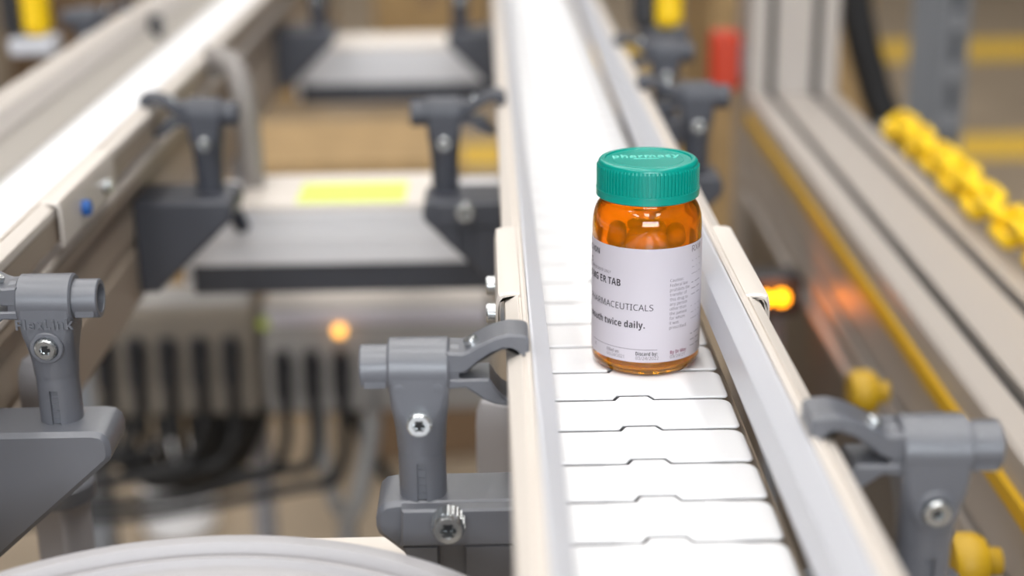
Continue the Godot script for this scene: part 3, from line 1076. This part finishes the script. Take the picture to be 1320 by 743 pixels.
func make_junction() -> void:
	var zf := -1.20
	# two uprights and a rail carry the boxes
	var t := thing("mounting_rail", "grey steel mounting rail on two uprights carrying the junction boxes", "mounting rail", Vector3(0, 0, zf - 0.075))
	begin(); box(Vector3(0.40, 0.030, 0.030), Vector3(-0.16, 0.63, 0.0), 0.002); done("rail", M.steel_strut, t)
	for x in [-0.372, 0.052]:
		begin(); box(Vector3(0.030, 0.80, 0.030), Vector3(x, 0.405, 0.0), 0.002); done("upright", M.steel_strut, t)
		begin(); box(Vector3(0.07, 0.006, 0.07), Vector3(x, 0.003, 0.0), 0.001); done("foot_plate", M.steel_strut, t)
	var a := thing("junction_box", "tan grey junction box with five black plugs along its lower front", "junction box", Vector3(-0.272, 0.628, zf - 0.03))
	begin(); box(Vector3(0.142, 0.098, 0.058), Vector3.ZERO, 0.004); done("housing", M.box_tan, a)
	begin(); box(Vector3(0.130, 0.004, 0.050), Vector3(0, 0.0505, 0), 0.001); done("lid", M.box_silver, a)
	for i in 5:
		begin(); rod(0.0085, 0.0, 0.006, 0.0008, 16, along_z(Vector3(-0.055 + 0.0265 * i, 0.012, 0.0285))); done("port", M.dark_polyamide, a)
	var b := thing("io_module", "silver input and output module with amber and green lights", "control module", Vector3(-0.098, 0.628, zf - 0.03))
	begin(); box(Vector3(0.196, 0.098, 0.058), Vector3.ZERO, 0.004); done("housing", M.box_silver, b)
	begin(); box(Vector3(0.186, 0.006, 0.054), Vector3(0, 0.051, 0), 0.001); done("lid", M.cream_plastic, b)  # cream colour stands for the light on the box top
	begin(); box(Vector3(0.186, 0.012, 0.003), Vector3(0, 0.038, 0.0295), 0.001); done("marking_strip", M.label_paper, b)
	for i in 4:
		begin(); rod(0.0085, 0.0, 0.006, 0.0008, 16, along_z(Vector3(-0.080 + 0.0245 * i, -0.004, 0.0285))); done("port", M.dark_polyamide, b)
	begin(); lathe(V2([[0, 0], [0.0052, 0], [0.0052, 0.003], [0.004, 0.0048], [0, 0.0052]]), 20, along_z(Vector3(-0.0315, 0.0270, 0.0290))); var l := done("amber_light", M.led_amber, b); l.set_meta("label", "glowing amber indicator light")
	begin(); lathe(V2([[0, 0], [0.0046, 0], [0.0046, 0.003], [0.0036, 0.0048], [0, 0.0052]]), 20, along_z(Vector3(-0.0945, 0.0350, 0.0310))); l = done("green_light", M.led_green, b); l.set_meta("label", "dim green indicator light")
	small_light(Vector3(-0.1295, 0.655, zf + 0.008), Color(1.0, 0.66, 0.2), 0.00008)
	small_light(Vector3(-0.1925, 0.663, zf + 0.008), Color(0.62, 0.72, 0.22), 0.00001)
	# plugs and the cables that hang from them
	var which := ["first", "second", "third", "fourth", "fifth"]
	for i in 5:
		var x := -0.327 + 0.0265 * i
		make_plug(Vector3(x, 0.640, zf + 0.011), M.black_plastic, "black cable plug, %s from the left on the tan junction box" % which[i])
		make_cable("black cable hanging from the %s plug of the tan junction box" % which[i], M.black_rubber, harness(x, i, zf), 0.0050)
	for i in 7:
		var f := float(i)
		var z := zf - 0.014 - 0.0125 * f
		make_cable("black cable in the tangle below the tan junction box, %s loop from the front" % (which + ["sixth", "seventh"])[i], M.black_rubber, [Vector3(-0.335 + 0.012 * f, 0.584, z), Vector3(-0.336 + 0.012 * f, 0.560, z), Vector3(-0.325 + 0.010 * f, 0.528 - 0.005 * f, z), Vector3(-0.296 + 0.006 * f, 0.508 - 0.006 * f, z), Vector3(-0.262 + 0.005 * f, 0.524 - 0.004 * f, z), Vector3(-0.246 + 0.007 * f, 0.560, z), Vector3(-0.246 + 0.007 * f, 0.584, z)], 0.0058)
	var cols := [M.black_plastic, M.black_plastic, M.black_plastic, M.grey_cable]
	var cc := [M.black_rubber, M.black_rubber, M.black_rubber, M.grey_cable]
	for i in 4:
		var x := -0.178 + 0.0245 * i
		make_plug(Vector3(x, 0.626, zf + 0.011), cols[i], "%s cable plug, %s from the left on the silver module" % [["black", "black", "black", "grey"][i], which[i]])
		if i < 3:
			make_cable("black cable sweeping down left from the %s plug of the silver module" % which[i], cc[i], harness(x, i + 5, zf), 0.0050)
		else:
			make_cable("thick light grey cable dropping straight from the last plug of the silver module", M.grey_cable, [Vector3(x, 0.584, zf + 0.011), Vector3(x - 0.002, 0.56, zf + 0.02), Vector3(x - 0.014, 0.51, zf + 0.03), Vector3(x - 0.026, 0.46, zf + 0.02), Vector3(x - 0.028, 0.2, zf), Vector3(x + 0.01, 0.008, zf)], 0.0085)
	make_cable("pale grey cable falling to the floor left of the thick grey one", M.grey_cable, [Vector3(-0.150, 0.585, zf - 0.01), Vector3(-0.150, 0.55, zf + 0.005), Vector3(-0.140, 0.50, zf + 0.01), Vector3(-0.128, 0.45, zf), Vector3(-0.120, 0.2, zf - 0.02), Vector3(-0.118, 0.007, zf - 0.03)], 0.0065)
	make_cable("black cable sagging alone to the right behind the rail clamp", M.black_rubber, [Vector3(-0.130, 0.585, zf - 0.03), Vector3(-0.120, 0.560, zf - 0.02), Vector3(-0.105, 0.535, zf), Vector3(-0.080, 0.505, zf + 0.005), Vector3(-0.045, 0.475, zf), Vector3(0.01, 0.42, zf - 0.02), Vector3(0.03, 0.2, zf - 0.03), Vector3(0.03, 0.008, zf - 0.03)], 0.0056)
	var jug := thing("white_jug", "white plastic jug standing on the floor below the black cables", "jug", Vector3(-0.49, 0, -2.12))
	begin(); lathe(V2([[0, 0], [0.050, 0], [0.056, 0.006], [0.056, 0.080], [0.050, 0.098], [0.024, 0.112], [0.018, 0.116], [0.018, 0.130], [0, 0.130]]), 32); done("body", M.white_acetal, jug)
	begin(); rod(0.021, 0.126, 0.142, 0.002, 20); done("lid", M.white_acetal, jug)


# the run of one cable of the harness: down from its plug, then left side by side with the others, and to the floor
func harness(x: float, k: int, zf: float) -> Array:
	var h := 0.574 - 0.0062 * k
	var z := zf + 0.034 + 0.016 * (k % 2)
	var e := -0.60 + 0.0125 * k
	return [Vector3(x, 0.598 if k < 5 else 0.584, zf + 0.011), Vector3(x, h + 0.020, zf + 0.014), Vector3(x - 0.007, h + 0.006, z - 0.006)] + ([Vector3(x - 0.030, h - 0.003, z)] if k < 5 else [Vector3(x - 0.034, h + 0.004, z), Vector3(-0.245, h - 0.012, z), Vector3(-0.30, h - 0.020, z)]) + [Vector3(-0.40, h - 0.026, z), Vector3(e + 0.06, h - 0.05, z), Vector3(e + 0.01, h - 0.14, z), Vector3(e, 0.2, z), Vector3(e, 0.007, z)]


func make_plug(at: Vector3, m: Material, label: String) -> void:
	var t := thing("cable_plug", label, "plug", at)
	begin(); lathe(V2([[0, -0.042], [0.0045, -0.042], [0.0055, -0.028], [0.0068, -0.026], [0.0068, -0.004], [0.0074, -0.004], [0.0074, 0.012], [0.006, 0.014], [0, 0.014]]), 16); done("shell", m, t)
	begin()
	for i in 12:
		var a := TAU * i / 12
		box(Vector3(0.0012, 0.018, 0.0012), Vector3(sin(a) * 0.0068, -0.015, cos(a) * 0.0068))
	done("grip", m, t)
	begin(); rod(0.0060, -0.006, 0.0, 0.0, 12, along_z(Vector3(0, 0.004, 0.0))); done("elbow", m, t)


func small_light(at: Vector3, c: Color, e: float) -> void:
	var l := OmniLight3D.new()
	l.name = "indicator_light"
	l.light_color = c
	l.light_energy = e
	l.light_size = 0.005
	l.omni_range = 12.0
	l.omni_attenuation = 2.0
	l.shadow_enabled = true
	add_child(l, true)
	l.position = at


func make_sensor(at: Vector3, base: Material, label: String) -> void:
	var t := thing("photo_sensor", label, "sensor", at)
	begin(); box(Vector3(0.020, 0.052, 0.022), Vector3(0, 0.030, 0), 0.005); done("housing", M.yellow_plastic, t)
	begin(); box(Vector3(0.016, 0.046, 0.020), Vector3(-0.017, 0.028, 0.0), 0.003); done("back_cover", M.black_plastic, t)
	begin(); box(Vector3(0.036, 0.014, 0.026), Vector3(-0.003, -0.004, 0), 0.002); done("base", base, t)


func make_background() -> void:
	# crates and boxes on the floor behind the conveyors
	carton(Vector3(-0.335, 0, -2.75), Vector3(0.56, 0.46, 0.4), 0.04, "large ochre cardboard box on the floor between the two lanes")
	carton(Vector3(0.62, 0, -3.3), Vector3(0.34, 0.80, 0.34), 0.06, "tall ochre cardboard box behind the red block")
	carton(Vector3(-0.12, 0, -2.45), Vector3(0.20, 0.17, 0.2), 0.1, "small brown box added for the shadow on the floor behind the middle clamp", M.cardboard_dark)  # dark box added where the floor lies in shadow
	carton(Vector3(-0.75, 0, -5.6), Vector3(0.34, 0.62, 0.4), 0.0, "brown cardboard box far behind, centre of the gap between the lanes")
	carton(Vector3(-0.20, 0, -5.7), Vector3(0.40, 0.55, 0.4), -0.06, "tan cardboard box far behind, close to the main lane")
	var t := thing("cabinet", "dark green cabinet in the far left background", "cabinet", Vector3(-2.20, 0, -5.0))
	begin(); box(Vector3(0.9, 0.95, 0.5), Vector3(0, 0.535, 0), 0.01); done("body", M.green_cabinet, t)
	begin(); box(Vector3(0.43, 0.85, 0.02), Vector3(-0.22, 0.53, 0.255), 0.004); var d := done("door", M.green_cabinet, t)
	begin(); box(Vector3(0.02, 0.10, 0.02), Vector3(-0.05, 0.55, 0.275), 0.004); done("handle", M.steel_strut, d)
	begin(); box(Vector3(0.43, 0.85, 0.02), Vector3(0.22, 0.53, 0.255), 0.004); d = done("door", M.green_cabinet, t)
	begin(); box(Vector3(0.02, 0.10, 0.02), Vector3(0.05, 0.55, 0.275), 0.004); done("handle", M.steel_strut, d)
	begin(); box(Vector3(0.86, 0.06, 0.46), Vector3(0, 0.03, 0)); done("plinth", M.black_plastic, t)
	t = thing("brown_pillar", "brown square pillar behind the left yellow sensor", "pillar", Vector3(-1.62, 0, -4.6))
	begin(); box(Vector3(0.15, 2.4, 0.15), Vector3(0, 1.2, 0), 0.01); done("shaft", M.brown_post, t)
	begin(); box(Vector3(0.26, 0.02, 0.26), Vector3(0, 0.01, 0), 0.004); done("base_plate", M.steel_strut, t)
	t = thing("dark_crate", "low dark crate on the floor behind the left lane", "crate", Vector3(-1.50, 0, -5.6))
	for k in 4:
		begin(); box(Vector3(0.42, 0.13, 0.03), Vector3(0, 0.09 + 0.15 * k, 0.20), 0.004); done("plank", M.cardboard_dark, t)
		begin(); box(Vector3(0.42, 0.13, 0.03), Vector3(0, 0.09 + 0.15 * k, -0.20), 0.004); done("plank", M.cardboard_dark, t)
	for s in [-1.0, 1.0]:
		begin(); box(Vector3(0.03, 0.62, 0.36), Vector3(s * 0.20, 0.31, 0), 0.004); done("end_panel", M.cardboard_dark, t)
	# slotted strut standing right of the frame
	t = thing("slotted_strut", "grey slotted steel strut standing upright beyond the yellow chain", "strut", Vector3(0.4560, 0, -1.52), 0.62)
	begin(); box(Vector3(0.003, 2.3, 0.041), Vector3(-0.019, 1.15, 0.0)); done("side_wall", M.steel_strut, t)
	begin(); box(Vector3(0.003, 2.3, 0.041), Vector3(0.019, 1.15, 0.0)); done("side_wall", M.steel_strut, t)
	begin()
	for s in [-1.0, 1.0]:
		box(Vector3(0.011, 2.3, 0.003), Vector3(s * 0.0135, 1.15, 0.019))
	for k in 46:
		box(Vector3(0.018, 0.018, 0.003), Vector3(0, 0.009 + 0.05 * k, 0.019))
	done("slotted_face", M.steel_strut, t)
	begin(); box(Vector3(0.038, 2.3, 0.003), Vector3(0, 1.15, -0.019)); done("rear_wall", M.hole_shade, t)  # blackened to stand for the shade behind the slots
	begin(); box(Vector3(0.12, 0.008, 0.12), Vector3(0, 0.004, 0)); done("base_plate", M.steel_strut, t)
	begin(); tube(smooth_path([Vector3(0.30, 4.6, -1.60), Vector3(0.30, 3.0, -1.58), Vector3(0.33, 1.6, -1.52), Vector3(0.345, 1.05, -1.50), Vector3(0.361, 0.89, -1.50), Vector3(0.386, 0.80, -1.50), Vector3(0.402, 0.745, -1.50), Vector3(0.405, 0.60, -1.52), Vector3(0.39, 0.2, -1.6), Vector3(0.38, 0.014, -1.75)], 8), 0.0165, 14)
	tag(done("hose", M.black_rubber, null, 60.0), "thick black hose hanging down behind the aluminium beam", "hose")
	# low yellow hose and a sensor light between the lane and the frame
	for q in [[-0.745, "seen left of the lower right clamp"], [-0.560, "seen at the bottom edge"]]:
		t = thing("yellow_knob", "round yellow knob on the aluminium beam, " + str(q[1]), "knob", Vector3(0.206, 0.780, q[0]), PI * 0.5)
		begin(); lathe(V2([[0, -0.004], [0.006, -0.004], [0.006, 0.001], [0.0105, 0.003], [0.0125, 0.007], [0.0125, 0.013], [0.010, 0.0165], [0, 0.017]]), 24, Transform3D(Basis(Vector3(1, 0, 0), Vector3(0, 0, -1), Vector3(0, 1, 0)), Vector3.ZERO)); done("grip", M.yellow_knob, t)
	t = thing("light_barrier", "small dark sensor with two glowing orange lights beside the brown panel", "sensor", Vector3(0.193, 0.7465, -1.0))
	begin(); box(Vector3(0.052, 0.030, 0.024), Vector3(-0.001, 0, -0.014), 0.003); done("housing", M.black_plastic, t)
	begin(); box(Vector3(0.010, 0.75, 0.012), Vector3(0.012, -0.374, -0.03), 0.001); done("stand", M.steel_strut, t)
	begin(); ball(0.0052, Vector3(0.0095, 0, 0.0005)); var l := done("orange_light", M.led_orange, t); l.set_meta("label", "glowing orange lens")
	begin(); ball(0.0045, Vector3(-0.0015, -0.0005, 0.0005)); l = done("orange_light", M.led_orange, t)
	small_light(Vector3(0.2000, 0.7465, -0.988), Color(1.0, 0.5, 0.04), 0.0009)


func carton(at: Vector3, size: Vector3, turn: float, label: String, m: Material = M.cardboard) -> void:
	var t := thing("cardboard_box", label, "box", at, turn)
	begin(); box(size, Vector3(0, size.y / 2, 0), 0.006); done("body", m, t)
	for s in [-1.0, 1.0]:
		begin(); box(Vector3(size.x * 0.98, 0.004, size.z * 0.485), Vector3(0, size.y + 0.002, s * size.z * 0.248)); done("flap", m, t)
	begin(); box(Vector3(0.05, size.y * 0.35, 0.001), Vector3(0, size.y * 0.8, size.z / 2 + 0.0005)); done("packing_tape", M.brown_post, t)


# ---------------------------------------------------------------- scene
func _ready() -> void:
	rng.seed = 1
	var cam := Camera3D.new()
	cam.name = "camera"
	var bx := Vector3(0.99975, -0.01301, 0.01800)
	var by := Vector3(0.01796, 0.94820, -0.31730)
	var bz := Vector3(-0.01294, 0.31754, 0.94816)
	add_child(cam)
	cam.transform = Transform3D(Basis(bx, by, bz).orthonormalized(), Vector3(0, BELT + 0.192, 0))
	cam.fov = 21.57
	cam.near = 0.02
	cam.far = 60.0
	var lens := CameraAttributesPhysical.new()
	lens.frustum_focal_length = 62.99
	lens.frustum_focus_distance = 0.492
	lens.frustum_near = 0.02
	lens.frustum_far = 60.0
	lens.exposure_aperture = 6.4
	lens.exposure_multiplier = 1.0
	cam.attributes = lens
	cam.current = true
	var we := WorldEnvironment.new()
	we.name = "hall_air"
	var env := Environment.new()
	env.background_mode = Environment.BG_COLOR
	env.background_color = Color(0.5, 0.5, 0.5)
	env.tonemap_mode = Environment.TONE_MAPPER_LINEAR
	env.tonemap_exposure = 1.0
	env.sdfgi_enabled = true
	env.ssao_enabled = true
	env.ssil_enabled = true
	we.environment = env
	add_child(we)
	make_materials()
	make_lamps(1.9)
	make_fill_panel(17.0)
	make_hall()

	# the lane with the bottle, and the lane at the left
	make_beam(LANE, 0.0322, -0.0045, 0.0022, -0.10, -1.95, "pale metal beam of the lane carrying the pill bottle")
	make_beam(LANE2, 0.0385, 0.0040, 0.0075, -0.28, -1.95, "pale metal beam of the left lane with bright ridge along its side")
	make_chain(LANE, 0.0624, -0.17, -1.75, -0.06475 , "white slat chain under the pill bottle, near lane")
	make_chain(LANE2, 0.0700, -0.40, -1.90, -0.0700, "white slat chain of the blurred left lane")
	make_rail(LANE, -1.0, 0.0285, -0.10, -1.95, "cream and white guide rail left of the pill bottle")
	make_rail(LANE, 1.0, 0.0285, -0.10, -1.95, "cream and white guide rail right of the pill bottle")
	make_rail(LANE2, 1.0, 0.0362, -0.28, -1.95, "cream guide rail on the near side of the left lane")
	make_rail(LANE2, -1.0, 0.0360, -0.28, -1.95, "cream guide rail on the far side of the left lane", true)
	make_bottle(Vector3(0.0529, BELT, -0.4933))
	make_pills(Vector3(0.0529, BELT, -0.4933))

	# brackets and clamps: [dir of the jaw, post x, z, bracket reach, label words]
	var bt := BELT - 0.0145
	make_bracket(-1.0, Vector3(LANE - 0.0322, bt, -0.4224), 0.0500, 0.0254, 0.046, false, "grey bracket with a socket screw under the middle clamp", M.grey_polyamide)
	make_clamp(1.0, Vector3(-0.0223, bt, -0.4215), false, "grey rail clamp in the middle gripping the left rail, front one", M.grey_polyamide)
	make_bracket(1.0, Vector3(LANE2 + 0.0385, bt, -0.4830), 0.0575, 0.0250, 0.052, true, "large grey wedge bracket at the lower left under the clamp", M.grey_polyamide)
	make_clamp(-1.0, Vector3(-0.1495, bt, -0.4850), true, "grey rail clamp at the left edge with hollow rod end", M.grey_polyamide, true, 0.0432, "FlexLink")
	make_bracket(1.0, Vector3(LANE + 0.0322, bt, -0.3575), 0.0500, 0.0254, 0.046, true, "grey bracket under the clamp at the lower right", M.grey_polyamide)
	make_clamp(-1.0, Vector3(0.1130, bt, -0.3575), true, "grey rail clamp at the lower right gripping the right rail", M.grey_polyamide)
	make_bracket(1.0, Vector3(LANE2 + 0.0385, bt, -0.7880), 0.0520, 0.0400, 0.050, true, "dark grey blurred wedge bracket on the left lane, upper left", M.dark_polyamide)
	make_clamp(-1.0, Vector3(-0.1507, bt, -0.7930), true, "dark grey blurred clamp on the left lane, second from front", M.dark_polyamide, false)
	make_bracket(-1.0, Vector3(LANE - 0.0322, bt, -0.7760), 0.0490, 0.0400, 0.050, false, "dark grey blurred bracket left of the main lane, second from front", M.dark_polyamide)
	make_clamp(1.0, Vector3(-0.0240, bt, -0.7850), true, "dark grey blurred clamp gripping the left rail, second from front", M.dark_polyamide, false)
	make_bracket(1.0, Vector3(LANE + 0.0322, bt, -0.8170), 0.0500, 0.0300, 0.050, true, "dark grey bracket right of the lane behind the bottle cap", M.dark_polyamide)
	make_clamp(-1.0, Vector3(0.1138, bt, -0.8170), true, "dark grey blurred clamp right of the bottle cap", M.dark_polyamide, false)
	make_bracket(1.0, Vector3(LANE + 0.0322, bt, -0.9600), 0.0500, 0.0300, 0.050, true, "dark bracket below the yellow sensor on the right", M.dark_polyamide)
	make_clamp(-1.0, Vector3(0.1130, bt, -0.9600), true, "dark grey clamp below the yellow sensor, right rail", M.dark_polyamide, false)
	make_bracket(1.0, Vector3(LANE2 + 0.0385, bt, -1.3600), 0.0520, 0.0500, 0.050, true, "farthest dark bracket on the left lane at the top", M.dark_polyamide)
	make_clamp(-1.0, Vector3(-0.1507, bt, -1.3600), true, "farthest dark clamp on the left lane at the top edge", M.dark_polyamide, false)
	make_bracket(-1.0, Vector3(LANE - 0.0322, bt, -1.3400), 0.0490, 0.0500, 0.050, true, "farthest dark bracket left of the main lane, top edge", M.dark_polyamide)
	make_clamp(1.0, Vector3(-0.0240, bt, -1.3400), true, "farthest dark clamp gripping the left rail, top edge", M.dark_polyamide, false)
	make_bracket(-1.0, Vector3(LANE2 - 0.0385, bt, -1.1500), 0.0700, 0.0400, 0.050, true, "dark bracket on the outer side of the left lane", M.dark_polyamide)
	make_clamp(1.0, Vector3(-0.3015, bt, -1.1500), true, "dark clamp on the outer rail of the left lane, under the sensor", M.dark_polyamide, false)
	make_clip(-1.0, Vector3(LANE - 0.0418, BELT + 0.0106, -0.5075), 0.078, "cream rail connector clip with two screws left of the bottle", [[0.018, 0.0085, M.zinc], [-0.012, 0.0085, M.zinc]])
	make_clip(1.0, Vector3(LANE + 0.0418, BELT + 0.0106, -0.5030), 0.080, "cream rail connector clip right of the bottle", [])
	make_clip(1.0, Vector3(LANE2 + 0.0495, BELT + 0.0106, -0.6400), 0.092, "cream rail connector clip on the left lane with a blue screw", [[0.013, 0.0110, M.blue_plastic], [-0.024, 0.0110, M.zinc]])
	make_wheel()
	begin(); box(Vector3(0.072, 0.006, 0.020), Vector3(-0.0300, 0.8455, -0.4535), 0.001); var sp := done("tray", M.cream_plastic); tag(sp, "cream flat tray between the grey wheel and the middle bracket", "tray")
	make_cross_beam(-0.880, "nearer grey cross beam with a yellow-green sticker on top", true)
	make_cross_beam(-1.460, "farther grey cross beam joining the two lanes", false)
	make_leg(Vector3(-0.1745, 0, -0.552), 0.884, "light grey support leg behind the lower left bracket")
	make_leg(Vector3(0.0030, 0, -0.552), 0.863, "light grey support leg behind the middle bracket")
	begin(); tube(smooth_path([Vector3(-0.150, 0.850, -0.930), Vector3(-0.150, 0.875, -0.930), Vector3(-0.152, 0.905, -0.932), Vector3(-0.158, 0.925, -0.940), Vector3(-0.172, 0.930, -0.952), Vector3(-0.1765, 0.920, -0.960)], 8), 0.0075, 12)
	tag(done("air_tube", M.tube_grey, null, 60.0), "pale grey air tube rising from the cross beam to the left lane", "tube")
	begin(); tube(smooth_path([Vector3(-0.1865, 0.868, -0.850), Vector3(-0.172, 0.867, -0.846), Vector3(-0.158, 0.864, -0.846), Vector3(-0.150, 0.858, -0.850), Vector3(-0.148, 0.846, -0.862), Vector3(-0.150, 0.840, -0.880)], 8), 0.0045, 10)
	tag(done("air_tube", M.blue_dark, null, 60.0), "short dark blue tube behind the upper left bracket", "tube")
	make_leg(Vector3(LANE2, 0, -1.34), 0.857, "light grey support leg at the far end of the left lane")
	make_leg(Vector3(LANE, 0, -1.75), 0.857, "light grey support leg at the far end of the main lane")
	make_frame()
	make_yellow_chain()
	make_junction()
	make_sensor(Vector3(0.130, 0.918, -1.10), M.dark_polyamide, "yellow and black sensor on the right beyond the bottle")
	make_sensor(Vector3(-0.354, 0.904, -1.20), M.strip_white, "yellow sensor on white base at the far left")
	begin(); rod(0.0100, -0.012, 0.008, 0.001, 20, along_x(Vector3(-0.2625, 0.9135, -1.19))); tag(done("sensor_eye", M.black_plastic), "black sensor eye in the outer wall of the left lane", "sensor")
	make_background()
